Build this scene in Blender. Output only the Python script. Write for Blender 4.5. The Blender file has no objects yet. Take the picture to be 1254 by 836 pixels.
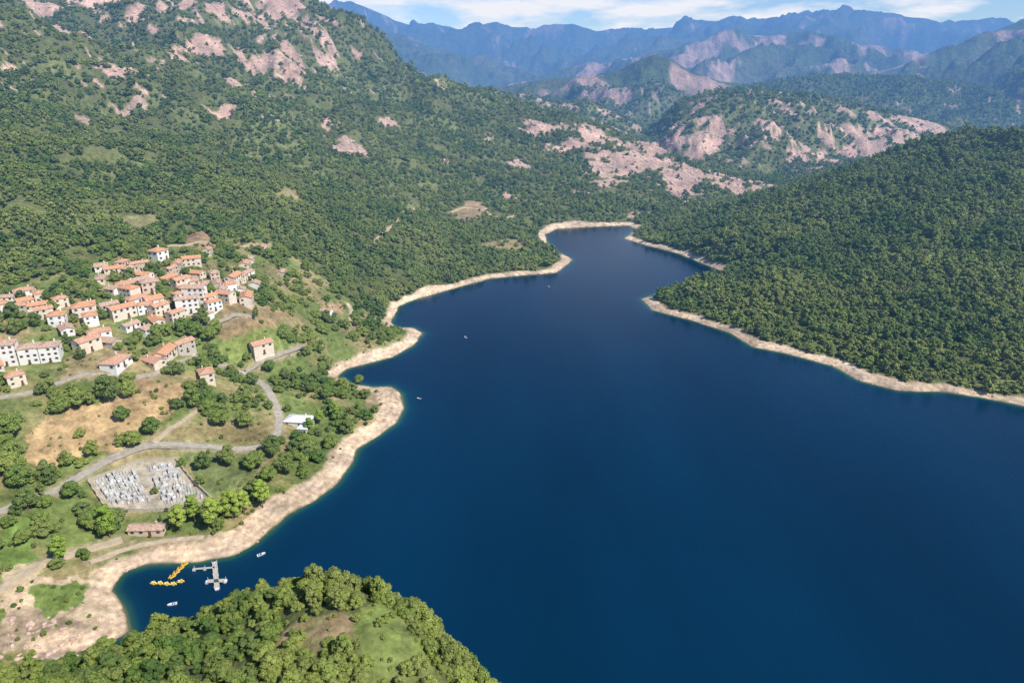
import bpy, bmesh, math, random
import numpy as np
from mathutils import Vector, Matrix
random.seed(7); rng=np.random.default_rng(7)
scene=bpy.context.scene
# ------------------------------------------------------------------ survey camera model
H=160.0; PIT=math.radians(21); F=850.0; CP=math.cos(PIT); SP=math.sin(PIT)
def ray(u,v):
    up=(418-v)/F
    return ((u-627)/F, CP+up*SP, -SP+up*CP)
def at_z(u,v,z):
    d=ray(u,v); t=(z-H)/d[2]; return (d[0]*t,d[1]*t,z)
def at_Y(u,v,Y):
    d=ray(u,v); t=Y/d[1]; return (d[0]*t,Y,H+d[2]*t)
# ------------------------------------------------------------------ noise
_perm=rng.permutation(256).astype(np.int32); _perm=np.concatenate([_perm,_perm,_perm])
_gx=np.cos(np.arange(256)*2*math.pi/256).astype(np.float32);_gy=np.sin(np.arange(256)*2*math.pi/256).astype(np.float32)
def pn(x,y,seed=0):
    x=np.asarray(x,dtype=np.float64)+seed*37.17; y=np.asarray(y,dtype=np.float64)+seed*91.7
    xi=np.floor(x); yi=np.floor(y)
    xf=(x-xi).astype(np.float32); yf=(y-yi).astype(np.float32)
    xi=xi.astype(np.int32)&255; yi=yi.astype(np.int32)&255
    def g(ix,iy,fx,fy):
        h=_perm[_perm[ix]+iy]
        return _gx[h]*fx+_gy[h]*fy
    u=xf*xf*xf*(xf*(xf*6-15)+10); v=yf*yf*yf*(yf*(yf*6-15)+10)
    x1=(xi+1)&255;y1=(yi+1)&255
    a=g(xi,yi,xf,yf); b=g(x1,yi,xf-1,yf); c=g(xi,y1,xf,yf-1); d=g(x1,y1,xf-1,yf-1)
    a=a+(b-a)*u
    return (a+((c+(d-c)*u)-a)*v)*1.5
def fbm(x,y,o=4,seed=0):
    s=0;a=1;t=0
    for i in range(o):
        s=s+a*pn(x*2**i,y*2**i,seed+i);t+=a;a*=.5
    return s/t
def ridged(x,y,o=4,seed=0):
    s=0;a=1;t=0
    for i in range(o):
        s=s+a*(1-2*np.abs(pn(x*2**i,y*2**i,seed+i)));t+=a;a*=.5
    return s/t
def sst(a,b,x):
    t=np.clip((x-a)/(b-a),0,1); return t*t*(3-2*t)
# ------------------------------------------------------------------ shoreline
shoreL=[(60,798),(110,792),(160,775),(152,745),(135,722),(150,700),(185,690),(240,688),(285,680),(312,665),(332,648),(352,630),(385,612),(412,592),(430,568),(437,550),(460,535),(485,518),(494,500),(491,482),(478,473),(455,474),(425,468),(412,461),(425,451),(450,445),(480,437),(505,424),(518,408),(506,401),(488,402),(478,396),(484,384),(488,375),(510,366),(560,352),(600,341),(640,337),(682,334),(701,318),(690,312),(673,303),(667,288),(682,280),(720,278),(770,276)]
shoreR=[(764,292),(790,300),(830,310),(864,324),(885,332),(850,345),(786,366),(800,380),(850,393),(895,408),(922,425),(960,432),(1020,448),(1052,466),(1100,478),(1160,480),(1205,487),(1254,497),(1400,520),(1700,560)]
poly=[at_z(u,v,0)[:2] for u,v in shoreL]+[at_z(780,281,0)[:2]]+[at_z(u,v,0)[:2] for u,v in shoreR]
poly+=[(900,150),(900,-300),(16,-300),(16,40),(15,100),(8,125),(-5,140),(-22,152),(-60,160),(-95,157),(-118,158)]
poly=np.array(poly)
def inpoly(x,y,P):
    P=np.asarray(P);x=np.asarray(x,float);y=np.asarray(y,float)
    out=np.zeros(x.shape,bool)
    bb=(x>P[:,0].min())&(x<P[:,0].max())&(y>P[:,1].min())&(y<P[:,1].max())
    xs=x[bb];ys=y[bb];r=np.zeros(xs.shape,bool);n=len(P)
    for i in range(n):
        x1,y1=P[i]; x2,y2=P[(i+1)%n]
        if y1==y2: continue
        r^=((y1>ys)!=(y2>ys))&(xs<(x2-x1)*(ys-y1)/(y2-y1)+x1)
    out[bb]=r; return out
def segdist(x,y,P,closed=True):
    d=np.full(np.shape(x),1e12); n=len(P)
    for i in range(n if closed else n-1):
        ax,ay=P[i]; bx,by=P[(i+1)%n]; vx,vy=bx-ax,by-ay
        t=np.clip(((x-ax)*vx+(y-ay)*vy)/(vx*vx+vy*vy+1e-9),0,1)
        d=np.minimum(d,(x-ax-t*vx)**2+(y-ay-t*vy)**2)
    return np.sqrt(d)
class Raster:
    def __init__(s,x0,x1,y0,y1,c,fn):
        s.x0,s.y0,s.c=x0,y0,c;gx=np.arange(x0,x1+c,c);gy=np.arange(y0,y1+c,c);X,Y=np.meshgrid(gx,gy);s.g=fn(X.ravel(),Y.ravel()).reshape(X.shape)
    def __call__(s,x,y):
        i=np.clip((x-s.x0)/s.c,0,s.g.shape[1]-1.001);j=np.clip((y-s.y0)/s.c,0,s.g.shape[0]-1.001)
        i0=i.astype(np.int32);j0=j.astype(np.int32);a=i-i0;b=j-j0;g=s.g
        return (g[j0,i0]*(1-a)+g[j0,i0+1]*a)*(1-b)+(g[j0+1,i0]*(1-a)+g[j0+1,i0+1]*a)*b
def _sd(x,y):
    d=segdist(x,y,poly);return np.where(inpoly(x,y,poly),-d,d)
SDr=Raster(-900,1100,-60,1000,3.0,_sd)
def sdist(x,y):   # >0 on land
    d=SDr(x,y); return np.where(y>1000,d+(y-1000),d)
# ------------------------------------------------------------------ control points for the relief
cp=[]
for u,v,z in [(0,720,8),(60,720,5),(0,650,16),(100,640,9),(200,652,4),(0,600,22),(60,590,18),(130,570,17),(200,575,12),(250,600,8),(330,580,7),(300,540,13),(400,560,3),(440,510,5),(360,515,8),(200,530,21),(100,520,27),(0,520,32),(0,460,40),(100,450,39),(200,450,32),(300,440,21),(400,440,7),(340,480,13),(450,420,7),(400,400,15)]:
    cp.append(at_z(u,v,z))
cols={0:[(400,305),(350,345),(300,395),(250,450),(200,520),(150,600),(100,700),(50,810),(32,860)],
100:[(400,315),(350,357),(300,415),(250,480),(200,565),(150,665),(100,780),(78,840),(0,1350),(-30,1480)],
200:[(400,330),(350,375),(300,440),(250,520),(200,620),(150,740),(100,900),(50,1080),(0,1280),(-30,1400)],
300:[(400,345),(350,400),(300,475),(250,570),(200,700),(150,850),(100,1020),(50,1200),(5,1380)],
370:[(350,440),(300,520),(250,630),(200,765),(150,920),(100,1090),(50,1260),(9,1400)],
430:[(400,417),(350,480),(300,570),(250,690),(200,830),(150,990),(100,1160),(50,1310),(36,1370)],
520:[(350,510),(300,620),(250,770),(200,930),(150,1100),(101,1260)],
600:[(330,563),(300,650),(250,830),(200,1000),(150,1180),(128,1240)],
700:[(270,785),(250,850),(200,1060),(150,1240)],
790:[(265,815),(230,950),(200,1080),(173,1190)],
870:[(250,900),(225,1000),(212,1080)],
950:[(240,965)],
1254:[(450,355),(400,400),(350,450),(300,510),(250,580),(200,660),(154,750)],
1100:[(450,365),(400,415),(350,475),(300,545),(250,635),(209,730)],
980:[(400,425),(350,490),(300,570),(250,680),(240,720)],
880:[(375,470),(350,505),(300,620),(275,690),(266,740)],
820:[(290,700),(278,740)]}
for u,l in cols.items():
    for v,Y in l: cp.append(at_Y(u,v,Y))
    if u>0:
        v,Y=l[-1]; x,y,z=at_Y(u,v,Y)
        k=230; f=(Y+k)/Y; cp.append((x*f,y*f,z*.62)); f=(Y+500)/Y; cp.append((x*f,y*f,z*.3))
for a in [(0,1020,172),(100,1020,150),(0,1350,330),(-900,700,260),(-500,150,60),(-500,300,90)]: 
    if a[0]>=0: d=ray(a[0],50); cp.append((d[0]/d[1]*a[1],a[1],a[2]))
    else: cp.append(a)
cp+=[(-99,148,16),(-75,137,33),(-57,134,44),(-37,128,52),(-16,118,47),(-62,109,48),(-35,97,57),(-104,127,22),(-12,92,48),(-4,100,42),(-30,60,66),(-60,80,58),(-100,90,44),(-25,20,70),(-100,40,60),(-160,100,25),(-160,60,45),(-165,135,7),(-150,150,4)]
cp+=[(600,500,60),(800,600,90),(900,400,50)]
for i in range(len(poly)-11-2):
    cp.append((poly[i][0],poly[i][1],0.6))
for p in [(15,100),(8,125),(-5,140),(-22,152),(-60,160),(-95,157),(16,40)]: cp.append((p[0],p[1],.5))
cp=np.array(cp)
S=100.0
def kern(ax,ay,bx,by): return np.sqrt(((ax[:,None]-bx[None])**2+(ay[:,None]-by[None])**2)/S/S+0.01)
n=len(cp); A=np.zeros((n+3,n+3)); A[:n,:n]=kern(cp[:,0],cp[:,1],cp[:,0],cp[:,1])-np.eye(n)*1e-3
A[:n,n]=1;A[:n,n+1]=cp[:,0]/1000;A[:n,n+2]=cp[:,1]/1000;A[n:,:n]=A[:n,n:].T
W=np.linalg.solve(A,np.concatenate([cp[:,2],[0,0,0]]))
def _rbf(fx,fy):
    G=np.empty(len(fx))
    for i in range(0,len(fx),30000):
        a=fx[i:i+30000];b=fy[i:i+30000]
        G[i:i+30000]=kern(a,b,cp[:,0],cp[:,1])@W[:n]+W[n]+W[n+1]*a/1000+W[n+2]*b/1000
    return G
bil=Raster(-1300,1300,-20,2100,8.0,_rbf)
# ------------------------------------------------------------------ far ranges
layers=[
(1560,{740:200,790:164,830:124,870:110,920:108,1000:115,1060:130,1100:139,1150:150,1200:172,1300:180,1500:190},.36,.3,52,170,.58),
(1750,{540:160,600:122,640:114,680:125,720:122,760:140,800:160,860:190},.3,.3,44,190,.9),
(2700,{480:135,560:118,610:106,660:97,720:92,760:84,780:74,800:66,822:71,845:86,880:97,930:104,1000:125},.26,.3,110,330,.85),
(2350,{850:120,900:107,950:98,1000:91,1060:92,1120:94,1180:101,1254:108,1400:112,1600:110},.25,.3,80,260,.3),
(3500,{980:115,1040:96,1080:86,1130:69,1180:51,1220:36,1254:23,1350:-5,1600:-40},.28,.3,210,480,.85),
(4800,{560:125,600:108,660:92,700:80,760:73,820:62,870:48,900:41,940:44,980:38,1020:48,1060:56,1120:63,1200:68,1300:75,1500:60},.22,.3,240,600,.95),
(5200,{200:-60,300:-20,380:6,410:14,440:25,480:41,520:52,560:62,600:72,650:86,700:98,760:110},.26,.3,300,700,.35),
(6600,{600:100,640:88,690:74,740:58,770:46,810:42,850:46,900:56,960:68,1040:80},.26,.3,320,800,.2),
(9000,{200:-20,300:0,380:9,430:11,480:25,520:33,560:36,620:32,660:35,700:34,730:42,760:37,800:33,850:28,900:25,960:20,1010:15,1050:18,1100:26,1140:31,1200:27,1254:24,1350:20,1600:26},.2,.3,520,1300,.6)]
def farz(x,y):
    yy=np.maximum(y,50); a=x/yy
    best=np.full(x.shape,-50.0); rock=np.zeros(x.shape)
    for k,(Yr,pr,sf,sb,amp,lam,rk) in enumerate(layers):
        us=sorted(pr); ai=[];zi=[]
        for u in us:
            X,_,Z=at_Y(u,pr[u],Yr); ai.append(X/Yr); zi.append(Z)
        zr=np.interp(a,ai,zi)
        out=np.maximum(ai[0]-a,0)+np.maximum(a-ai[-1],0)
        zr=zr-out*Yr*.25
        d=yy-Yr-lam*.35*fbm(x/lam/1.7,yy*0+3.3,2,20+k)
        base=zr-np.where(d<0,-d*sf,d*sb)
        w=sst(0,lam*.8,np.abs(d))
        base=base+amp*w*(ridged(x/lam,yy/lam,5,40+k)-.35)
        # relief never climbs above the ridge line except for small rocky tops
        lim=zr+amp*.07*fbm(x/lam*2.2,yy/lam*2.2,5,60+k)
        e=base-lim; base=np.where(e>-amp*.1,lim-amp*.1*np.exp(-np.clip((e+amp*.1)/(amp*.1),0,20)),base)
        m=base>best; best=np.where(m,base,best); rock=np.where(m,rk*(0.5+0.5*sst(-lam*2.4,0,d)),rock)
    return best,rock
# ------------------------------------------------------------------ polar ground sheet
NA=1060; NR=1080; A0=math.radians(-52); A1=math.radians(52); R0=20.0; R1=15000.0
an=np.linspace(A0,A1,NA)
s=np.linspace(0,1,NR); ctrl_s=[0,.05,.72,.87,1]; ctrl_r=np.log([R0,110,1500,4500,R1]); lr=np.interp(s,ctrl_s,ctrl_r)
rr=np.exp(lr)
RR,AA=np.meshgrid(rr,an,indexing='ij'); VX=(RR*np.sin(AA)).ravel(); VY=(RR*np.cos(AA)).ravel()
def terrain(x,y):
    near=(np.hypot(x,y)<2300)
    z=np.full(x.shape,-60.0); D=np.full(x.shape,900.0)
    xn=x[near];yn=y[near]
    zn=bil(xn,yn); d=sdist(xn,yn); d=d+1.5*fbm(xn/14,yn/14,4,5)
    zl=np.maximum(zn,1.0)
    far=sst(200,520,yn)
    wx=xn+30*fbm(xn/120,yn/120,2,1)
    relief=(ridged(wx/230,yn/300,4,3)-.32)*np.clip(zl*.29,0,60)*far*np.clip(d/90,0,1)
    relief+=(ridged(wx/80,yn/95,3,9)-.3)*np.clip(zl*.10,0,15)*far*np.clip(d/50,0,1)
    relief+=fbm(xn/25,yn/25,3,11)*np.clip(d/30,0,1)*1.2
    zl=zl+relief
    w=sst(0,16,d)
    zl=w*np.maximum(zl,1.2)+(1-w)*np.clip(.42*d,0,4)
    zl=zl+fbm(xn/3.2,yn/3.2,3,15)*.5*np.clip(d/4,0,1)
    zl=zl-np.maximum(yn-1500,0)*.4
    z[near]=np.where(d>0,zl,np.maximum(d*.4,-14)); D[near]=d
    RKo=np.full(x.shape,-1.0); fm=y>1150
    fz,rk=farz(x[fm],y[fm]); zf=z[fm]; use=fz>zf
    zf=np.maximum(np.where(use,fz,zf),3); z[fm]=zf; RKo[fm]=np.where(use,rk,-1.0)
    return z,D,RKo
VZ,VD,VRK=terrain(VX,VY)
ZG=VZ.reshape(NR,NA)
def hgt(x,y):
    x=np.atleast_1d(np.asarray(x,float));y=np.atleast_1d(np.asarray(y,float))
    r=np.log(np.maximum(np.hypot(x,y),R0+.01)); a=np.arctan2(x,y)
    i=np.clip(np.interp(r,lr,np.arange(NR)),0,NR-1.001); j=np.clip((a-A0)/(A1-A0)*(NA-1),0,NA-1.001)
    i0=i.astype(int);j0=j.astype(int);p=i-i0;q=j-j0
    return (ZG[i0,j0]*(1-q)+ZG[i0,j0+1]*q)*(1-p)+(ZG[i0+1,j0]*(1-q)+ZG[i0+1,j0+1]*q)*p
_T=np.concatenate([np.arange(60,700,.7),np.arange(700,3000,3)])
def hit(u,v):
    d=ray(u,v); X=d[0]*_T;Y=d[1]*_T;Z=H+d[2]*_T
    h=np.maximum(hgt(X,Y),0); k=np.argmax(Z<=h)
    return (X[k],Y[k],h[k])
def hp(pts): return [hit(u,v)[:2] for u,v in pts]
# ------------------------------------------------------------------ land-use
roads=[("asphalt",1.6,[(-30,640),(0,628),(50,610),(90,588),(130,565),(165,550),(187,543),(240,547),(300,551),(328,547),(343,528),(342,508),(335,490),(326,474),(314,466)]),
("dirt",.9,[(187,543),(205,528),(228,515),(245,500)]),
("dirt",1.5,[(-20,740),(5,722),(30,700),(60,688),(110,672),(150,662)]),
("asphalt",1.2,[(300,455),(330,441),(355,434),(378,424)]),
("asphalt",1.2,[(314,466),(300,455),(270,447),(235,440),(225,420),(240,402),(270,396),(310,388)]),
("asphalt",1.1,[(-30,492),(20,484),(60,474),(100,458),(150,462),(190,462),(235,440)]),
("dirt",1.2,[(428,400),(430,388),(432,378),(425,372)]),
("dirt",1.8,[(455,300),(470,286),(488,272),(500,258)]),
("dirt",1.6,[(550,262),(572,254),(592,258),(612,268),(640,262)]),
("dirt",1.5,[(190,306),(235,299),(270,297),(300,303),(330,300)]),
("dirt",1.1,[(110,690),(160,668),(200,663),(250,658)])]
roadw=[(k,w,hp(p)) for k,w,p in roads]
fields=[((.42,.29,.145),[(30,560),(42,530),(62,508),(120,490),(175,466),(222,468),(232,490),(205,512),(165,528),(150,552),(95,560),(45,575)]),
((.30,.22,.11),[(268,395),(330,378),(352,384),(340,402),(300,418),(268,420)]),
((.38,.26,.15),[(395,373),(420,371),(424,384),(400,388)]),
((.19,.23,.065),[(272,422),(340,410),(350,430),(300,445),(265,440)]),
((.15,.22,.055),[(0,640),(38,640),(50,672),(38,692),(0,697)]),
((.25,.20,.09),[(205,530),(240,520),(330,518),(328,543),(240,541)]),
((.16,.19,.07),[(215,555),(300,557),(330,560),(290,600),(262,612),(232,575)]),
((.54,.41,.265),[(0,730),(45,705),(105,705),(170,672),(290,655),(285,678),(185,692),(150,700),(135,722),(152,745),(160,775),(110,790),(0,800)]),
((.30,.24,.12),[(80,440),(130,430),(160,455),(110,470),(75,462)]),
((.17,.23,.06),[(48,716),(80,708),(108,711),(104,738),(66,756),(42,748)]),
((.36,.275,.18),[(0,752),(30,742),(70,758),(105,768),(60,795),(0,800)]),
((.35,.27,.15),[(440,470),(455,462),(470,474),(465,495),(450,500)]),
((.36,.24,.14),[(222,290),(245,284),(268,292),(262,304),(232,302)]),
((.34,.25,.14),[(556,262),(575,246),(592,250),(590,270),(565,274)]),
((.30,.24,.12),[(590,300),(620,292),(650,296),(640,306),(600,308)]),
((.26,.24,.11),[(150,270),(185,262),(200,276),(165,284)]),
((.28,.24,.11),[(330,240),(360,232),(375,244),(345,250)]),
((.45,.36,.24),[(0,700),(40,690),(50,700),(20,730),(0,735)])]
fieldw=[(c,np.array(hp(p))) for c,p in fields]
lowland=np.array(hp([(-60,350),(60,340),(120,300),(330,296),(395,340),(430,368),(495,395),(520,410),(500,470),(500,520),(400,600),(300,680),(140,700),(165,790),(-60,800)]))
cemA=hp([(116,590),(163,574),(186,616),(138,618)]); cemB=hp([(183,574),(212,569),(252,612),(202,618)])
cem=np.array(hp([(108,590),(165,567),(215,563),(266,620),(130,624)]))
clear=[((.30,.22,.12),np.array(hp([(340,782),(375,756),(425,750),(442,770),(425,802),(365,800)]))),
       ((.19,.24,.065),np.array(hp([(425,748),(470,738),(508,765),(524,800),(505,836),(455,836),(435,790)])))]
cov=[]
for u,v,e,r in [(480,490,8,26),(420,570,4,25),(330,645,4,25),(500,412,4,20),(455,440,4,15),(690,322,4,20),(520,362,4,20),(800,372,3,20),(1060,468,4,20),(925,425,4,15),(700,279,8,60)]:
    p=at_z(u,v,0); cov.append((p[0],p[1],e,r))
def beachw(x,y):
    w=5.2+4*fbm(x/20,y/20,4,31)
    for a,b,e,r in cov: w=w+e*np.exp(-((x-a)**2+(y-b)**2)/r/r)
    w=np.where((x>-90)&(x<25)&(y<165),2,w)
    return w
rockspots=[]
for u,v,r in [(165,128,22),(150,98,20),(215,72,28),(110,85,16),(345,22,60),(440,183,26),(350,58,34),(318,75,30),(505,258,10),(700,232,22),(690,180,36),(760,205,44),(215,10,50),(60,12,45),(140,6,45),(800,185,52),(395,60,24),(270,140,22),(585,255,8),(260,300,6),(300,275,6),(195,150,14),(350,98,34),(395,155,20),(640,205,20),(420,110,24),(480,150,16),(335,150,20),(850,215,55),(900,232,55),(100,150,12),(740,225,20),(1100,168,70),(1145,158,60),(1060,180,60),(1000,198,50),(830,162,65),(860,185,40),(1030,192,40),(940,150,25),(545,200,14),(600,170,22),(620,240,10),(280,100,20),(250,60,26),(660,160,26),(730,170,30)]:
    h=hit(u,v); rockspots.append((h[0],h[1],r))
def rockmask(x,y,z,rk):
    far=rk>=0
    base=np.where(far,rk,0.36*sst(100,220,z)*(y>600)+.64*sst(40,140,x)*sst(780,950,y)*(x<600))
    n=fbm(x/50,y/50,4,70)+.55*fbm(x/13,y/13,3,75)
    nf=fbm(x/260,y/260,6,80)*1.15
    n=np.where(far&(y>2200),nf,n)
    sp=np.zeros(x.shape)
    m=(y<2000)
    for a,b,r in rockspots:
        dd=((x[m]-a)**2+((y[m]-b)*.8)**2)/(r*r)
        sp[m]=np.maximum(sp[m],np.exp(-dd))
    n=n+.60*sp; base=np.maximum(base,.25*sp)
    return sst(.46-.48*base,.54-.40*base,n)*(base>.03)
def roaddist(x,y):
    d=np.full(x.shape,99.)
    near=(y<1000)&(x<40)&(y>120)
    for k,w,p in roadw: d[near]=np.minimum(d[near],segdist(x[near],y[near],p,False)-w)
    return d
# ------------------------------------------------------------------ ground colours
def lerp(c,m,col):
    m=m[:,None]; return c*(1-m)+np.array(col)[None]*m
N=len(VX)
C=np.tile(np.array([.135,.15,.055]),(N,1))
big=fbm(VX/180,VY/180,4,90); C=C*(1+.45*big[:,None])
farm=(VY>1900)
C=lerp(C,farm*.8,(.095,.140,.050))
C=lerp(C,sst(-.05,.4,fbm(VX/300,VY/300,5,95))*farm*.6,(.22,.20,.11))
low=inpoly(VX,VY,lowland)&(VD>0)
g=fbm(VX/28,VY/28,4,97)
t=sst(-.2,.35,g)[:,None]
lowc=np.array([.15,.19,.055])[None]*(1-t)+np.array([.31,.25,.12])[None]*t
C=np.where(low[:,None],lowc,C)
RM=rockmask(VX,VY,VZ,VRK)
rn=fbm(VX/30,VY/30,4,101)[:,None]
rockc=np.array([.50,.335,.255])[None]*(1+.55*rn)+np.array([.06,.0,-.02])[None]*rn
C=C*(1-RM[:,None])+rockc*RM[:,None]
jx=VX+5*fbm(VX/10,VY/10,4,111); jy=VY+5*fbm(VX/10,VY/10,4,113)
vv=(1+.5*fbm(VX/9,VY/9,5,115))[:,None]
for c,p in fieldw:
    m=inpoly(jx,jy,p)&(VD>0)
    C=np.where(m[:,None],np.array(c)[None]*vv,C)
for c,p in clear:
    m=inpoly(jx,jy,p)
    t=sst(-.15,.2,fbm(VX/6,VY/6,4,119))[:,None]
    C=np.where(m[:,None],(np.array(c)[None]*(1-t*.5)+np.array([.17,.19,.065])*t*.5)*vv,C)
BW=beachw(VX,VY)
bm=sst(2.0,-1.2,VD-BW)
bt=sst(-.2,.3,fbm(VX/16,VY/16,4,123))[:,None]
bcol=np.array([.68,.505,.335])[None]*(1-bt)+np.array([.57,.43,.30])[None]*bt
band=(.97+.4*fbm(VX/9,VY/9,5,121)+.10*np.sin(np.clip(VD,0,40)*2.2+2*g))[:,None]
C=C*(1-bm[:,None])+bcol*band*bm[:,None]
wet=sst(1.0,0.1,VD)
C=C*(1-.45*wet[:,None])
ub=sst(0,-12,VD); C=np.where((VD<0)[:,None],np.array([.16,.15,.08])[None]*(1-ub[:,None])+np.array([.01,.03,.05])*ub[:,None],C)
rd=roaddist(VX,VY)
C=lerp(C,sst(1.6,.2,rd)*.7,(.34,.27,.17))
cm=inpoly(VX,VY,cem); C=np.where(cm[:,None],np.array([.38,.33,.25])[None]*(1+.3*g)[:,None],C)
C=np.clip(C,.005,.75)
forestm=((RM<.4)&(VD>8)&(~low)).astype(float)*sst(1500,2400,RR.ravel())
# ------------------------------------------------------------------ materials
def haze_group():  # paints blue haze into surfaces as emission that grows away from the origin
    g=bpy.data.node_groups.new("painted_aerial_haze","ShaderNodeTree")
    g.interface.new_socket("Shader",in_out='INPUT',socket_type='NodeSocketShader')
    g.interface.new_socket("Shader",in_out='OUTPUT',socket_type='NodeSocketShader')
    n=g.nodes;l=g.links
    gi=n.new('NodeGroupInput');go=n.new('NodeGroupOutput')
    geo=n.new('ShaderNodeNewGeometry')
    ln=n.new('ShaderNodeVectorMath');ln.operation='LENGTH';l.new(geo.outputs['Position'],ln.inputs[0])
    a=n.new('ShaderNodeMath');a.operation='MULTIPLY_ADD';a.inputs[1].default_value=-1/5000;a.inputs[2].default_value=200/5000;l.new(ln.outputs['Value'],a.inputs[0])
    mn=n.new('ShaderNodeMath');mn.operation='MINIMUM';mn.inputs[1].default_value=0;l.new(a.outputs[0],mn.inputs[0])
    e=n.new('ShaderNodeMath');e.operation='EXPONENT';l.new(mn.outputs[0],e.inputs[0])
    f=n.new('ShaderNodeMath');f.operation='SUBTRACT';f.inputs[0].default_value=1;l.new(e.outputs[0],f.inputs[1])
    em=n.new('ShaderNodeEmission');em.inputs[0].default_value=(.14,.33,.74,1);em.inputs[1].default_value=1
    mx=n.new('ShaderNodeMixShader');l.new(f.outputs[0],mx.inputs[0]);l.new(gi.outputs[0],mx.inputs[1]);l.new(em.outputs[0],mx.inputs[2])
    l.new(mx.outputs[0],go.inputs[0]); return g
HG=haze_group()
def nosample(m):
    try: m.cycles.emission_sampling='NONE'
    except Exception as ex: print("ES",ex)
def newmat(name,haze=False):
    m=bpy.data.materials.new(name);m.use_nodes=True;n=m.node_tree.nodes;l=m.node_tree.links
    b=n['Principled BSDF'];o=n['Material Output']
    if haze:
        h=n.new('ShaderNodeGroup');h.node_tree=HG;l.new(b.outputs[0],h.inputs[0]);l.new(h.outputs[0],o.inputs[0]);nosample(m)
    return m,n,l,b
def simple(name,col,rough=.8,var=.2,scale=1.5,haze=False,bump=0,metal=0):
    m,n,l,b=newmat(name,haze)
    b.inputs['Roughness'].default_value=rough;b.inputs['Metallic'].default_value=metal
    b.inputs['Specular IOR Level'].default_value=.3
    geo=n.new('ShaderNodeNewGeometry')
    nz=n.new('ShaderNodeTexNoise');nz.inputs['Scale'].default_value=scale;nz.inputs['Detail'].default_value=5;l.new(geo.outputs['Position'],nz.inputs['Vector'])
    mr=n.new('ShaderNodeMapRange');mr.inputs[1].default_value=.3;mr.inputs[2].default_value=.7;mr.inputs[3].default_value=1-var;mr.inputs[4].default_value=1+var;l.new(nz.outputs[0],mr.inputs[0])
    mv=n.new('ShaderNodeVectorMath');mv.operation='SCALE';mv.inputs[0].default_value=col;l.new(mr.outputs[0],mv.inputs['Scale']);l.new(mv.outputs[0],b.inputs['Base Color'])
    if bump:
        bp=n.new('ShaderNodeBump');bp.inputs['Strength'].default_value=bump;bp.inputs['Distance'].default_value=.3;l.new(nz.outputs[0],bp.inputs['Height']);l.new(bp.outputs[0],b.inputs['Normal'])
    return m
def ground_mat():
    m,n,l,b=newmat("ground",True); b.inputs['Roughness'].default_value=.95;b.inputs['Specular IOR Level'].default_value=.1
    at=n.new('ShaderNodeAttribute');at.attribute_name='Col'
    fm=n.new('ShaderNodeAttribute');fm.attribute_name='forest'
    geo=n.new('ShaderNodeNewGeometry')
    n1=n.new('ShaderNodeTexNoise');n1.inputs['Scale'].default_value=.35;n1.inputs['Detail'].default_value=8;n1.inputs['Roughness'].default_value=.7;l.new(geo.outputs['Position'],n1.inputs['Vector'])
    mr=n.new('ShaderNodeMapRange');mr.inputs[1].default_value=.3;mr.inputs[2].default_value=.7;mr.inputs[3].default_value=.5;mr.inputs[4].default_value=1.5;l.new(n1.outputs[0],mr.inputs[0])
    n2=n.new('ShaderNodeTexVoronoi');n2.inputs['Scale'].default_value=.075;n2.inputs['Randomness'].default_value=1;l.new(geo.outputs['Position'],n2.inputs['Vector'])
    n3=n.new('ShaderNodeTexNoise');n3.inputs['Scale'].default_value=.02;n3.inputs['Detail'].default_value=9;n3.inputs['Roughness'].default_value=.65;l.new(geo.outputs['Position'],n3.inputs['Vector'])
    mr3=n.new('ShaderNodeMapRange');mr3.inputs[1].default_value=.35;mr3.inputs[2].default_value=.65;mr3.inputs[3].default_value=.7;mr3.inputs[4].default_value=1.3;l.new(n3.outputs[0],mr3.inputs[0])
    mm=n.new('ShaderNodeMath');mm.operation='MULTIPLY';l.new(mr.outputs[0],mm.inputs[0]);l.new(mr3.outputs[0],mm.inputs[1])
    v=n.new('ShaderNodeVectorMath');v.operation='SCALE';l.new(at.outputs['Color'],v.inputs[0]);l.new(mm.outputs[0],v.inputs['Scale']);l.new(v.outputs[0],b.inputs['Base Color'])
    b1=n.new('ShaderNodeBump');b1.inputs['Strength'].default_value=.7;b1.inputs['Distance'].default_value=.7;l.new(n1.outputs[0],b1.inputs['Height'])
    inv=n.new('ShaderNodeMath');inv.operation='SUBTRACT';inv.inputs[0].default_value=1;l.new(n2.outputs['Distance'],inv.inputs[1])
    b2=n.new('ShaderNodeBump');b2.inputs['Distance'].default_value=6;l.new(fm.outputs['Fac'],b2.inputs['Strength']);l.new(inv.outputs[0],b2.inputs['Height']);l.new(b1.outputs[0],b2.inputs['Normal'])
    b3=n.new('ShaderNodeBump');b3.inputs['Distance'].default_value=38;l.new(n3.outputs[0],b3.inputs['Height'])
    l.new(b2.outputs[0],b3.inputs['Normal'])
    fr=n.new('ShaderNodeAttribute');fr.attribute_name='farm';l.new(fr.outputs['Fac'],b3.inputs['Strength'])
    l.new(b3.outputs[0],b.inputs['Normal'])
    return m
GM=ground_mat()
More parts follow.
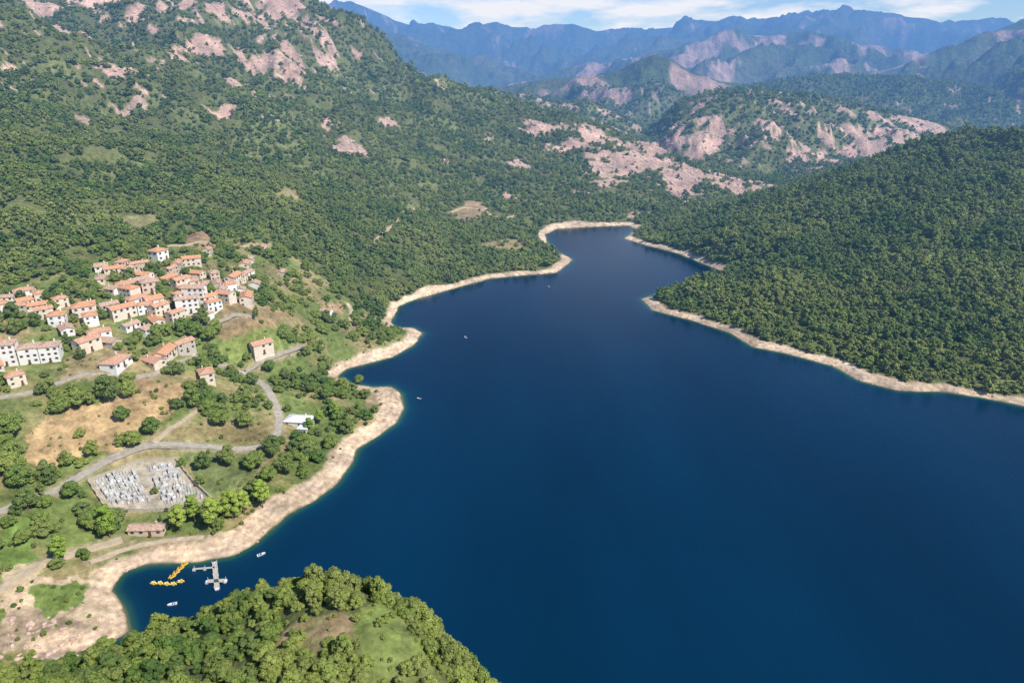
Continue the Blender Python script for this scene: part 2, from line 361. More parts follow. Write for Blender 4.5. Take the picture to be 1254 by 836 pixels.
def gridmesh(name,X,Y,Z,nr,na,mat):
    me=bpy.data.meshes.new(name); nv=nr*na
    me.vertices.add(nv);co=np.empty(nv*3,np.float32);co[0::3]=X;co[1::3]=Y;co[2::3]=Z;me.vertices.foreach_set('co',co)
    i=np.arange(nr-1)[:,None]*na+np.arange(na-1)[None]
    q=np.stack([i,i+1,i+1+na,i+na],-1)[...,::-1].reshape(-1,4)
    nf=len(q);me.loops.add(nf*4);me.loops.foreach_set('vertex_index',q.ravel().astype(np.int32))
    me.polygons.add(nf);me.polygons.foreach_set('loop_start',(np.arange(nf)*4).astype(np.int32))
    me.update(calc_edges=True);me.polygons.foreach_set('use_smooth',np.ones(nf,bool))
    me.materials.append(mat);ob=bpy.data.objects.new(name,me);scene.collection.objects.link(ob);return ob
gob=gridmesh("terrain",VX,VY,VZ,NR,NA,GM)
def fattr(me,name,arr):
    a=me.attributes.new(name,'FLOAT','POINT');a.data.foreach_set('value',arr.astype(np.float32))
a=gob.data.attributes.new('Col','FLOAT_COLOR','POINT');cc=np.ones((N,4),np.float32);cc[:,:3]=C;a.data.foreach_set('color',cc.ravel())
fattr(gob.data,'forest',forestm);fattr(gob.data,'farm',sst(1500,2600,RR.ravel()))
# ------------------------------------------------------------------ water
def water_mat():
    m,n,l,b=newmat("lake_water",False)
    b.inputs['Roughness'].default_value=.16;b.inputs['IOR'].default_value=1.33;b.inputs['Specular IOR Level'].default_value=.38
    at=n.new('ShaderNodeAttribute');at.attribute_name='shallow'
    geo=n.new('ShaderNodeNewGeometry')
    cr=n.new('ShaderNodeValToRGB');e=cr.color_ramp.elements
    e[0].position=0;e[0].color=(.0008,.026,.064,1);e[1].position=1;e[1].color=(.17,.17,.09,1)
    x=e.new(.35);x.color=(.002,.042,.080,1);x=e.new(.75);x.color=(.025,.095,.07,1)
    l.new(at.outputs['Fac'],cr.inputs[0])
    mp=n.new('ShaderNodeMapping');mp.inputs['Scale'].default_value=(1,.35,1);mp.inputs['Rotation'].default_value=(0,0,.5);l.new(geo.outputs['Position'],mp.inputs[0])
    nz=n.new('ShaderNodeTexNoise');nz.inputs['Scale'].default_value=.012;nz.inputs['Detail'].default_value=6;l.new(mp.outputs[0],nz.inputs['Vector'])
    mr=n.new('ShaderNodeMapRange');mr.inputs[1].default_value=.3;mr.inputs[2].default_value=.7;mr.inputs[3].default_value=.78;mr.inputs[4].default_value=1.2;l.new(nz.outputs[0],mr.inputs[0])
    v=n.new('ShaderNodeVectorMath');v.operation='SCALE';l.new(cr.outputs[0],v.inputs[0]);l.new(mr.outputs[0],v.inputs['Scale']);l.new(v.outputs[0],b.inputs['Base Color'])
    w=n.new('ShaderNodeTexNoise');w.inputs['Scale'].default_value=.9;w.inputs['Detail'].default_value=4;l.new(geo.outputs['Position'],w.inputs['Vector'])
    w2=n.new('ShaderNodeMath');w2.operation='MULTIPLY_ADD';l.new(nz.outputs[0],w2.inputs[0]);w2.inputs[1].default_value=.7;w2.inputs[2].default_value=.08
    bp=n.new('ShaderNodeBump');l.new(w2.outputs[0],bp.inputs['Strength']);bp.inputs['Distance'].default_value=.20;l.new(w.outputs[0],bp.inputs['Height']);l.new(bp.outputs[0],b.inputs['Normal'])
    return m
WM=water_mat()
na,nr=500,520
wa=np.linspace(math.radians(-80),math.radians(80),na);wr=np.linspace(5,1150,nr)
R2,A2=np.meshgrid(wr,wa,indexing='ij');wx=(R2*np.sin(A2)).ravel();wy=(R2*np.cos(A2)).ravel()-4
wd=sdist(wx,wy)
wob=gridmesh("lake",wx,wy,np.zeros(len(wx)),nr,na,WM)
fattr(wob.data,'shallow',np.where(wd<0,np.exp(np.minimum(wd,0)/3.2),1.0))
# ------------------------------------------------------------------ foliage
def foliage(name,c1,c2,trans=.3):
    m=bpy.data.materials.new(name);m.use_nodes=True;n=m.node_tree.nodes;l=m.node_tree.links;n.clear()
    o=n.new('ShaderNodeOutputMaterial');oi=n.new('ShaderNodeObjectInfo');geo=n.new('ShaderNodeNewGeometry')
    nz=n.new('ShaderNodeTexNoise');nz.inputs['Scale'].default_value=.016;nz.inputs['Detail'].default_value=5;nz.inputs['Roughness'].default_value=.6;l.new(geo.outputs['Position'],nz.inputs['Vector'])
    n2=n.new('ShaderNodeTexNoise');n2.inputs['Scale'].default_value=1.1;n2.inputs['Detail'].default_value=3;l.new(geo.outputs['Position'],n2.inputs['Vector'])
    a=n.new('ShaderNodeMath');a.operation='MULTIPLY_ADD';a.inputs[1].default_value=.75;l.new(oi.outputs['Random'],a.inputs[0])
    s=n.new('ShaderNodeMath');s.operation='MULTIPLY_ADD';s.inputs[1].default_value=3.0;s.inputs[2].default_value=-1.32;l.new(nz.outputs[0],s.inputs[0]);l.new(s.outputs[0],a.inputs[2])
    mx=n.new('ShaderNodeMix');mx.data_type='RGBA';mx.inputs[6].default_value=(*c1,1);mx.inputs[7].default_value=(*c2,1);mx.clamp_factor=True;l.new(a.outputs[0],mx.inputs[0])
    mr=n.new('ShaderNodeMapRange');mr.inputs[1].default_value=.3;mr.inputs[2].default_value=.7;mr.inputs[3].default_value=.75;mr.inputs[4].default_value=1.3;l.new(n2.outputs[0],mr.inputs[0])
    v=n.new('ShaderNodeVectorMath');v.operation='SCALE';l.new(mx.outputs[2],v.inputs[0]);l.new(mr.outputs[0],v.inputs['Scale'])
    d=n.new('ShaderNodeBsdfDiffuse');t=n.new('ShaderNodeBsdfTranslucent');l.new(v.outputs[0],d.inputs[0]);l.new(v.outputs[0],t.inputs[0])
    ms=n.new('ShaderNodeMixShader');ms.inputs[0].default_value=trans;l.new(d.outputs[0],ms.inputs[1]);l.new(t.outputs[0],ms.inputs[2])
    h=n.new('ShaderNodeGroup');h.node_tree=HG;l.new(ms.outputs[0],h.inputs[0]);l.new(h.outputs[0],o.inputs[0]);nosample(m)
    return m
F_DARK=foliage("foliage_oak",(.100,.175,.055),(.275,.315,.095),.2)
F_MID=foliage("foliage_chestnut",(.145,.235,.06),(.33,.385,.10),.25)
F_LIGHT=foliage("foliage_poplar",(.27,.40,.07),(.42,.52,.11),.3)
F_CORE=foliage("foliage_inner_shade",(.075,.12,.04),(.16,.20,.065),0)  # darker foliage colour, paints shade into the crown interiors
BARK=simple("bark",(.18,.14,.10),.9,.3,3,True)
class MB:
    def __init__(s): s.v=[];s.f=[];s.m=[];s.n=0
    def add(s,v,f,m=0):
        v=np.asarray(v,float); s.v.append(v); s.f+= [tuple(int(i)+s.n for i in q) for q in f]; s.m+=[m]*len(f); s.n+=len(v)
    def box(s,c,d,m=0,rot=0,top=1.0):
        x,y,z=d[0]/2,d[1]/2,d[2]/2
        v=np.array([(-x,-y,-z),(x,-y,-z),(x,y,-z),(-x,y,-z),(-x*top,-y*top,z),(x*top,-y*top,z),(x*top,y*top,z),(-x*top,y*top,z)])
        cr,sr=math.cos(rot),math.sin(rot); v=np.stack([v[:,0]*cr-v[:,1]*sr+c[0],v[:,0]*sr+v[:,1]*cr+c[1],v[:,2]+c[2]],1)
        s.add(v,[(0,3,2,1),(4,5,6,7),(0,1,5,4),(1,2,6,5),(2,3,7,6),(3,0,4,7)],m)
    def tube(s,p,q,r1,r2,m=0,k=6):
        p=Vector(p);q=Vector(q);d=(q-p).normalized();a=d.orthogonal().normalized();b=d.cross(a)
        v=[p+(a*math.cos(t)+b*math.sin(t))*r1 for t in [2*math.pi*i/k for i in range(k)]]+[q+(a*math.cos(t)+b*math.sin(t))*r2 for t in [2*math.pi*i/k for i in range(k)]]
        s.add([tuple(x) for x in v],[(i,(i+1)%k,(i+1)%k+k,i+k) for i in range(k)]+[tuple(range(k,2*k))],m)
    def mesh(s,name,mats,smooth=False):
        me=bpy.data.meshes.new(name);me.from_pydata(np.concatenate(s.v).tolist(),[],s.f)
        for x in mats: me.materials.append(x)
        me.polygons.foreach_set('material_index',np.array(s.m,np.int32)); me.update()
        return me
def ico(sub):
    bm=bmesh.new();bmesh.ops.create_icosphere(bm,subdivisions=sub,radius=1);v=np.array([x.co[:] for x in bm.verts]);f=[tuple(y.index for y in x.verts) for x in bm.faces];bm.free();return v,f
ICO={1:ico(1),2:ico(2),3:ico(3)}
def crown(mb,rs,cen,R,nleaf,leaf,sub,flat=.85):
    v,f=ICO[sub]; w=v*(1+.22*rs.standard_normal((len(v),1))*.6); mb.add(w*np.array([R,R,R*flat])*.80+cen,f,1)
    d=rs.standard_normal((nleaf,3)); d[:,2]=np.where(d[:,2]<-.3,-d[:,2],d[:,2]); d/=np.linalg.norm(d,axis=1)[:,None]
    p=cen+d*np.array([R,R,R*flat])*rs.uniform(.74,1.2,(nleaf,1))
    nn=d+rs.standard_normal((nleaf,3))*.42+np.array([0,0,.25]); nn/=np.linalg.norm(nn,axis=1)[:,None]
    t=np.cross(nn,rs.standard_normal((nleaf,3))); t/=np.linalg.norm(t,axis=1)[:,None]; b=np.cross(nn,t)
    s1=leaf*rs.uniform(.5,1.3,(nleaf,1));s2=leaf*rs.uniform(.5,1.1,(nleaf,1))
    q=np.stack([p-t*s1,p-b*s2,p+t*s1*.9,p+b*s2],1).reshape(-1,3)
    mb.add(q,[(4*i,4*i+1,4*i+2,4*i+3) for i in range(nleaf)],2)
def tree(name,seed,R,Ht,th,lobes,nleaf,leaf,sub,fol,tall=False):
    rs=np.random.default_rng(seed);mb=MB()
    mb.tube((0,0,-1.0),(rs.uniform(-.2,.2),rs.uniform(-.2,.2),th+ (Ht-th)*.45),R*.085,R*.04)
    top=(Ht-th)
    for i in range(lobes):
        a=2.4*i+rs.uniform(-.5,.5); h=(i+.5)/lobes
        prof=math.sin(math.pi*(.18+.72*h)) if not tall else math.sin(math.pi*(.25+.65*h))
        rad=R*.70*prof*rs.uniform(.55,1.15)*(1 if i<lobes-1 else .25)
        r=R*rs.uniform(.30,.50)*(1-.2*h)
        c=np.array([rad*math.cos(a),rad*math.sin(a),th+top*(.18+.70*h)*1.0-r*.15+rs.uniform(-.3,.3)*r])
        if c[2]+r*.85>Ht: c[2]=Ht-r*.85
        mb.tube((0,0,th*.7+top*.25*h),tuple(c),R*.04,R*.012,0,4)
        crown(mb,rs,c,r,nleaf,leaf,sub)
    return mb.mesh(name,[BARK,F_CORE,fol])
def protocol(name,meshes):
    c=bpy.data.collections.new(name)
    for i,me in enumerate(meshes):
        o=bpy.data.objects.new("%s_%02d"%(name,i),me);c.objects.link(o)
    return c
P_far=protocol("forest_tree",[tree("forest_tree",i,3.3,[5.6,6.6,4.6,7.6,5.6,4.2,6.2][i],.5,7,26,.58,1,[F_DARK,F_DARK,F_MID,F_DARK,F_DARK,F_MID,F_DARK][i]) for i in range(7)])
P_near=protocol("maquis_tree",[tree("maquis_tree",20+i,2.6,[4.6,5.4,4.0,6.4,5.0,3.6][i],.4,12,140,.24,2,[F_MID,F_DARK,F_MID,F_MID,F_DARK,F_MID][i]) for i in range(6)])
broad=[tree("broadleaf_tree",40+i,4.0,[9,10.5,8][i],1.8,14,220,.33,2,[F_MID,F_DARK,F_MID][i]) for i in range(3)]
poplar=[tree("poplar_tree",50+i,3.2,[13,15,12][i],2.8,17,190,.30,2,F_LIGHT,True) for i in range(3)]
cyp=tree("cypress_tree",60,1.1,7.5,.3,14,90,.2,1,F_DARK,True)
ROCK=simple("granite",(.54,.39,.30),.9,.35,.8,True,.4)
def boulder(seed):
    rs=np.random.default_rng(seed);v,f=ICO[2];mb=MB()
    for k in range(2):
        pl=rs.standard_normal((9,3));pl/=np.linalg.norm(pl,axis=1)[:,None];w=v.copy()
        for q in pl:
            dd=w@q-rs.uniform(.5,.85); w=w-np.maximum(dd,0)[:,None]*q
        mb.add(w*np.array([1,.8,.6])*(1-.35*k)+np.array([k*.9,k*.3,0]),f,0)
    return mb.mesh("boulder",[ROCK])
P_rock=protocol("boulder",[boulder(i) for i in range(4)])
def scatter(name,P,rz,sc,idx,coll):
    me=bpy.data.meshes.new(name);me.vertices.add(len(P));me.vertices.foreach_set('co',np.asarray(P,np.float32).ravel())
    r=np.zeros((len(P),3),np.float32);r[:,2]=rz
    a=me.attributes.new('rot','FLOAT_VECTOR','POINT');a.data.foreach_set('vector',r.ravel())
    a=me.attributes.new('scl','FLOAT_VECTOR','POINT');a.data.foreach_set('vector',np.asarray(sc,np.float32).ravel())
    a=me.attributes.new('idx','INT','POINT');a.data.foreach_set('value',idx.astype(np.int32))
    ob=bpy.data.objects.new(name,me);scene.collection.objects.link(ob)
    g=bpy.data.node_groups.new(name+"_scatter","GeometryNodeTree")
    g.interface.new_socket("Geometry",in_out='INPUT',socket_type='NodeSocketGeometry');g.interface.new_socket("Geometry",in_out='OUTPUT',socket_type='NodeSocketGeometry')
    n=g.nodes;l=g.links;gi=n.new('NodeGroupInput');go=n.new('NodeGroupOutput')
    ci=n.new('GeometryNodeCollectionInfo');ci.inputs['Collection'].default_value=coll;ci.inputs['Separate Children'].default_value=True;ci.inputs['Reset Children'].default_value=True
    ip=n.new('GeometryNodeInstanceOnPoints');ip.inputs['Pick Instance'].default_value=True
    def na_(t,nm):
        x=n.new('GeometryNodeInputNamedAttribute');x.data_type=t;x.inputs['Name'].default_value=nm;return x.outputs['Attribute']
    l.new(gi.outputs[0],ip.inputs['Points']);l.new(ci.outputs[0],ip.inputs['Instance']);l.new(na_('INT','idx'),ip.inputs['Instance Index'])
    l.new(na_('FLOAT_VECTOR','rot'),ip.inputs['Rotation']);l.new(na_('FLOAT_VECTOR','scl'),ip.inputs['Scale']);l.new(ip.outputs[0],go.inputs[0])
    md=ob.modifiers.new('scatter','NODES');md.node_group=g;return ob
# ------------------------------------------------------------------ houses list
hs=[(195,318,12),(125,330,8),(140,333,7),(160,337,8),(178,340,9),(155,352,9),(140,358,9),(185,356,10),(205,345,9),(222,352,10),(237,347,9),(250,352,9),(263,342,8),(272,357,9),(287,347,9),(300,326,8),(303,337,8),(320,309,8),(277,368,9),(257,367,9),(240,368,9),(222,368,9),(205,371,10),(188,372,10),(168,370,10),(150,371,9),(134,378,9),(119,381,9),(104,386,9),(86,387,9),(72,396,9),(82,407,9),(66,416,10),(96,400,9),(112,396,9),(131,393,9),(151,388,10),(171,390,10),(192,396,10),(197,408,12),(216,392,9),(207,383,9),(231,381,9),(246,379,9),(262,379,9),(276,380,9),(291,371,9),(303,372,9),(312,351,8),(122,411,10),(132,422,10),(143,448,12),(46,378,9),(31,372,9),(16,377,9),(3,383,9),(6,455,12),(202,436,12),(189,446,11),(210,454,11),(188,427,10),(254,466,10),(321,431,11),(172,331,8),(290,335,8),(228,362,8),(295,358,8),(8,368,8),(115,420,8),(60,400,8),(235,325,8),(270,385,8),(250,390,8),(178,408,8),(160,402,9),(218,330,8),
(124,345,8),(170,347,8),(200,358,8),(214,360,8),(232,356,8),(245,360,8),(266,350,8),(282,356,8),(160,362,8),(175,364,8),(144,383,8),(160,380,8),(178,382,8),(196,384,8),(108,377,8),(94,378,8),(22,384,8),(38,386,8),(55,388,8),(10,362,8),(-12,378,9),(50,368,7),(205,402,8),(222,400,7),(148,398,8),(140,408,8),(306,320,7),(296,345,7),(210,336,7),(150,324,7),(-6,430,9),(70,440,10),(62,426,9),(20,470,8),(-14,462,9),(30,360,7),(75,375,7),(216,441,9),(176,437,8),(226,430,8),(108,428,9),(150,424,8),(400,384,7),(255,312,7),(345,336,6),(163,324,7),(240,338,8)]
placed=[]
for u,v,w in hs:
    w=w*.80; x,y,z=hit(u,v)
    if (x-hit(38,442)[0])**2+(y-hit(38,442)[1])**2<14**2: continue
    if any((x-a)**2+(y-b)**2<(w*.47+c*.47)**2 for a,b,_,c in placed): continue
    placed.append((x,y,z,w))
print("houses",len(placed))
apt=hit(38,442); hotel=hit(367,519); rest=hit(182,652)
special=[(apt[0],apt[1],0,22),(hotel[0],hotel[1],0,15),(rest[0],rest[1],0,15)]
# ------------------------------------------------------------------ tree scatter
def zone(x0,x1,y0,y1,c,wd=.85):
    X,Y=np.meshgrid(np.arange(x0,x1,c),np.arange(y0,y1,c));X=X.ravel()+rng.uniform(-.5,.5,X.size)*c;Y=Y.ravel()+rng.uniform(-.5,.5,Y.size)*c
    k=(np.abs(X)<Y*wd+30); return X[k],Y[k]
def landuse(X,Y,beachpad=1.0):
    d=sdist(X,Y)
    ok=d>beachw(X,Y)+beachpad
    Z=hgt(X,Y); ok&=Z>.5
    if Y.min()<1000:
        jx=X+5*fbm(X/10,Y/10,4,111); jy=Y+5*fbm(X/10,Y/10,4,113)
        for c,p in fieldw: ok&=~(inpoly(jx,jy,p)&(rng.uniform(0,1,X.size)<.96))
        for c,p in clear: ok&=~(inpoly(jx,jy,p)&(rng.uniform(0,1,X.size)<.95))
        ok&=~inpoly(X,Y,cem); ok&=roaddist(X,Y)>.9
        for a,b,_,w in placed+special: ok&=(X-a)**2+(Y-b)**2>(w*.6+1.0)**2
    return ok,Z,d
def emit(name,X,Y,Z,smin,smax,coll,nv,sink=.3):
    s=(smin+(smax-smin)*rng.beta(1.6,2.2,len(X)))*(1+.35*fbm(X/40,Y/40,2,141)); sc=np.stack([s*rng.uniform(.85,1.2,len(X)),s*rng.uniform(.85,1.2,len(X)),s*rng.uniform(.7,1.25,len(X))],1)
    return scatter(name,np.stack([X,Y,Z-sink],1),rng.uniform(0,6.28,len(X)),sc,rng.integers(0,nv,len(X)),coll)
X,Y=zone(-620,700,175,720,4.0); r=np.hypot(X,Y)
ok,Z,d=landuse(X,Y); lowm=inpoly(X,Y,lowland)
rm=rockmask(X,Y,Z,np.full(X.shape,-1.)); ok&=rng.uniform(0,1,X.size)>rm*.9
gaps=fbm(X/26,Y/26,4,131)
sp=sst(-.15,.12,fbm(X/20,Y/20,3,133))
keepl=rng.uniform(0,1,X.size)<.12+.56*sp
ok&=np.where(lowm,keepl,rng.uniform(0,1,X.size)<np.where((gaps>.16)&(X<60),.33,.97))
nearm=(lowm|(r<330))
k=ok&~nearm
emit("forest",X[k],Y[k],Z[k],.42,1.3,P_far,7)
k=ok&nearm
emit("woodland",X[k],Y[k],Z[k],.5,1.55,P_near,6)
cnt=[int(ok.sum())]
X,Y=zone(-1000,900,720,1350,5.6,.78);ok,Z,d=landuse(X,Y);rm=rockmask(X,Y,Z,np.full(X.shape,-1.));ok&=rng.uniform(0,1,X.size)>rm*.97
gaps=fbm(X/40,Y/40,4,131);ok&=rng.uniform(0,1,X.size)<np.where(gaps>.14,.35,.95)
emit("forest",X[ok],Y[ok],Z[ok],.5,1.35,P_far,7);cnt.append(int(ok.sum()))
X,Y=zone(-1300,1900,1350,2400,10.5,.76);Z=hgt(X,Y);_,rkf=farz(X,Y);rm=rockmask(X,Y,Z,rkf);ok=(rng.uniform(0,1,X.size)>rm*.98)&(Z>5)
emit("forest",X[ok],Y[ok],Z[ok],.8,2.0,P_far,7,.6);cnt.append(int(ok.sum()))
X,Y=zone(-175,16,40,175,2.4,1.0);ok,Z,d=landuse(X,Y,0);ok&=(Y<165)&~((X<-118)&(Y>150))&~inpoly(X,Y,lowland)&(rng.uniform(0,1,X.size)<.92)
emit("headland_maquis",X[ok],Y[ok],Z[ok],.25,1.15,P_near,6);cnt.append(int(ok.sum()))
X,Y=zone(-420,60,60,470,2.6);d=sdist(X,Y);Z=hgt(X,Y)
inc=np.zeros(X.shape,bool)
for c,p in clear: inc|=inpoly(X,Y,p)
ok=((d>beachw(X,Y)*.8)&inpoly(X,Y,lowland)&(roaddist(X,Y)>.5)&~inpoly(X,Y,cem)&(rng.uniform(0,1,X.size)<.07+.28*sst(0,.3,fbm(X/16,Y/16,3,151))))|(inc&(rng.uniform(0,1,X.size)<.35))
for a,b,_,w in placed+special: ok&=(X-a)**2+(Y-b)**2>(w*.6+1)**2
emit("shrubs",X[ok],Y[ok],Z[ok],.10,.48,P_near,6,.1);cnt.append(int(ok.sum()))
X,Y=zone(-420,620,130,800,2.3);d=sdist(X,Y);Z=hgt(X,Y)
ok=(d>-1.5)&(d<beachw(X,Y)+1)&(rng.uniform(0,1,X.size)<.06+.34*sst(.0,.35,fbm(X/18,Y/18,3,161)))
s=.15+.8*rng.beta(1.3,3,X.size)
stream=inpoly(X,Y,np.array(hp([(-20,760),(60,755),(125,785),(60,810),(-20,812)])))&(rng.uniform(0,1,X.size)<.5);ok|=stream;s=np.where(stream,s*2.2,s)
s=s[ok];scatter("shore_boulders",np.stack([X[ok],Y[ok],Z[ok]],1),rng.uniform(0,6.28,ok.sum()),np.stack([s,s,s],1),rng.integers(0,4,ok.sum()),P_rock)
cnt.append(int(ok.sum()))
X,Y=zone(-1000,900,330,1600,6.5);Z=hgt(X,Y);rm=rockmask(X,Y,Z,np.where(Y>1500,.3,-1.));d=sdist(X,Y);ok=(rm>.4)&(d>25)&(rng.uniform(0,1,X.size)<.55)
s=.6+4.5*rng.beta(1.2,3,ok.sum());scatter("hillside_boulders",np.stack([X[ok],Y[ok],Z[ok]-.3],1),rng.uniform(0,6.28,ok.sum()),np.stack([s,s,s*1.2],1),rng.integers(0,4,ok.sum()),P_rock)
cnt.append(int(ok.sum()));print("COUNTS",cnt)
# ------------------------------------------------------------------ individual trees
def put(name,me,x,y,z,s,rz=None,sz=None):
    o=bpy.data.objects.new(name,me);scene.collection.objects.link(o);o.location=(x,y,z);o.rotation_euler=(0,0,rz if rz is not None else random.uniform(0,6.28));o.scale=(s,s,sz or s);return o
for u,v,k,s in [(135,658,'p',1.0),(78,690,'p',.8),(222,652,'p',.95),(262,648,'p',1.15),(285,636,'p',1.1),(322,622,'p',1.05),(240,642,'p',.9),(300,630,'p',.9),(133,492,'b',1.25),(98,500,'b',1.1),(158,488,'b',.9),(15,535,'b',1.25),(10,560,'b',1.2),(14,585,'b',1.2),(25,600,'b',1.1),(80,505,'b',.8),(186,533,'b',.9),(165,548,'b',.9),(150,515,'b',.8),(272,522,'b',1),(300,525,'b',1),(255,505,'b',.8),(392,520,'p',.7),(410,512,'p',.75),(375,552,'b',1),(350,580,'b',1),(335,560,'b',1),(400,490,'b',.9),(440,470,'b',.7),(420,480,'b',.9),(380,530,'p',.7),(60,590,'b',.9),(35,625,'b',.9),(90,610,'b',.8),(190,605,'b',.35),(250,575,'b',.8),(280,570,'b',.9),(310,575,'b',1),(330,590,'b',.9),(380,480,'b',.8),(350,465,'b',.7),(30,665,'b',.7),(115,650,'b',.7),(250,400,'b',1.0),(240,415,'b',1.1),(258,420,'b',1.0),(265,410,'b',1),(170,418,'b',.7),(60,372,'b',.7),(75,366,'b',.7),(400,395,'b',.8),(100,412,'b',.5),(225,374,'b',.4),(180,402,'b',.45),(130,366,'b',.5),(270,374,'b',.45),(195,330,'b',.5),(45,400,'b',.7),(20,410,'b',.8),(100,440,'b',.6)]:
    x,y,z=hit(u,v); me=random.choice(broad if k=='b' else poplar); put("broadleaf_tree" if k=='b' else "poplar_tree",me,x,y,z-.2,s)
for u,v,s in [(52,608,1),(315,388,1),(312,392,.9),(198,640,.5),(385,742,.9),(415,748,.8),(335,372,.8),(380,745,.7)]:
    x,y,z=hit(u,v);put("cypress_tree",cyp,x,y,z-.2,s)
# ------------------------------------------------------------------ roads
ASPH=simple("asphalt",(.42,.38,.31),.9,.2,.6);DIRT=simple("dirt_track",(.52,.42,.29),.95,.2,.5)
for k,w,p in roadw:
    P=[];p=np.array(p)
    for i in range(len(p)-1):
        L=np.hypot(*(p[i+1]-p[i]));m=max(2,int(L/2))
        for j in range(m): P.append(p[i]+(p[i+1]-p[i])*j/m)
    P.append(p[-1]);P=np.array(P)
    for _ in range(12): P[1:-1]=(P[:-2]+P[2:]+2*P[1:-1])/4
    T=np.gradient(P,axis=0);T/=np.linalg.norm(T,axis=1)[:,None]+1e-9;Nn=np.stack([-T[:,1],T[:,0]],1)
    offs=[-1,-.5,0,.5,1];mb=MB();rows=[]
    for o in offs:
        q=P+Nn*o*w;rows.append(np.column_stack([q,hgt(q[:,0],q[:,1])]))
    zz=np.mean([r[:,2] for r in rows],axis=0);zz=np.convolve(np.pad(zz,3,'edge'),np.ones(7)/7,'valid')
    mxz=np.max([r[:,2] for r in rows],axis=0);zz=np.maximum(zz,mxz-.1)+.12
    L=np.column_stack([rows[0][:,:2],zz]);R=np.column_stack([rows[4][:,:2],zz]);LB=L.copy();LB[:,2]-=1.2;RB=R.copy();RB[:,2]-=1.2
    m=len(P);mb.add(np.concatenate([L,R,LB,RB]),[(i+m,i,i+1,i+m+1)[::-1] for i in range(m-1)][:]+[(i,i+1,i+1+2*m,i+2*m) for i in range(m-1)]+[(i+m,i+3*m,i+3*m+1,i+m+1) for i in range(m-1)],0)
    o=bpy.data.objects.new("road" if k=="asphalt" else "dirt_track",mb.mesh("road",[ASPH if k=="asphalt" else DIRT]));scene.collection.objects.link(o)
# ------------------------------------------------------------------ houses
WALLS=[simple("render_cream",(.72,.62,.49),.9,.1,.6),simple("render_white",(.78,.76,.70),.9,.08,.6),simple("render_pink",(.66,.51,.41),.9,.1,.6),simple("render_stone",(.52,.46,.38),.95,.25,1.5)]
ROOFS=[simple("terracotta_tiles",(.56,.32,.21),.9,.3,1.3),simple("old_tiles",(.50,.34,.25),.9,.35,1.3),simple("bright_tiles",(.60,.31,.18),.9,.25,1.3)]
GLASS=simple("window_glass",(.03,.035,.04),.15,.1);SHUT=[simple("shutter_green",(.14,.22,.16),.6,.1),simple("shutter_brown",(.25,.16,.10),.6,.1),simple("shutter_blue",(.22,.29,.36),.6,.1)]
DOORM=simple("door_wood",(.13,.07,.04),.6,.1);WHITE=simple("white_paint",(.78,.78,.76),.5,.04);GREY=simple("concrete",(.42,.41,.39),.9,.12)
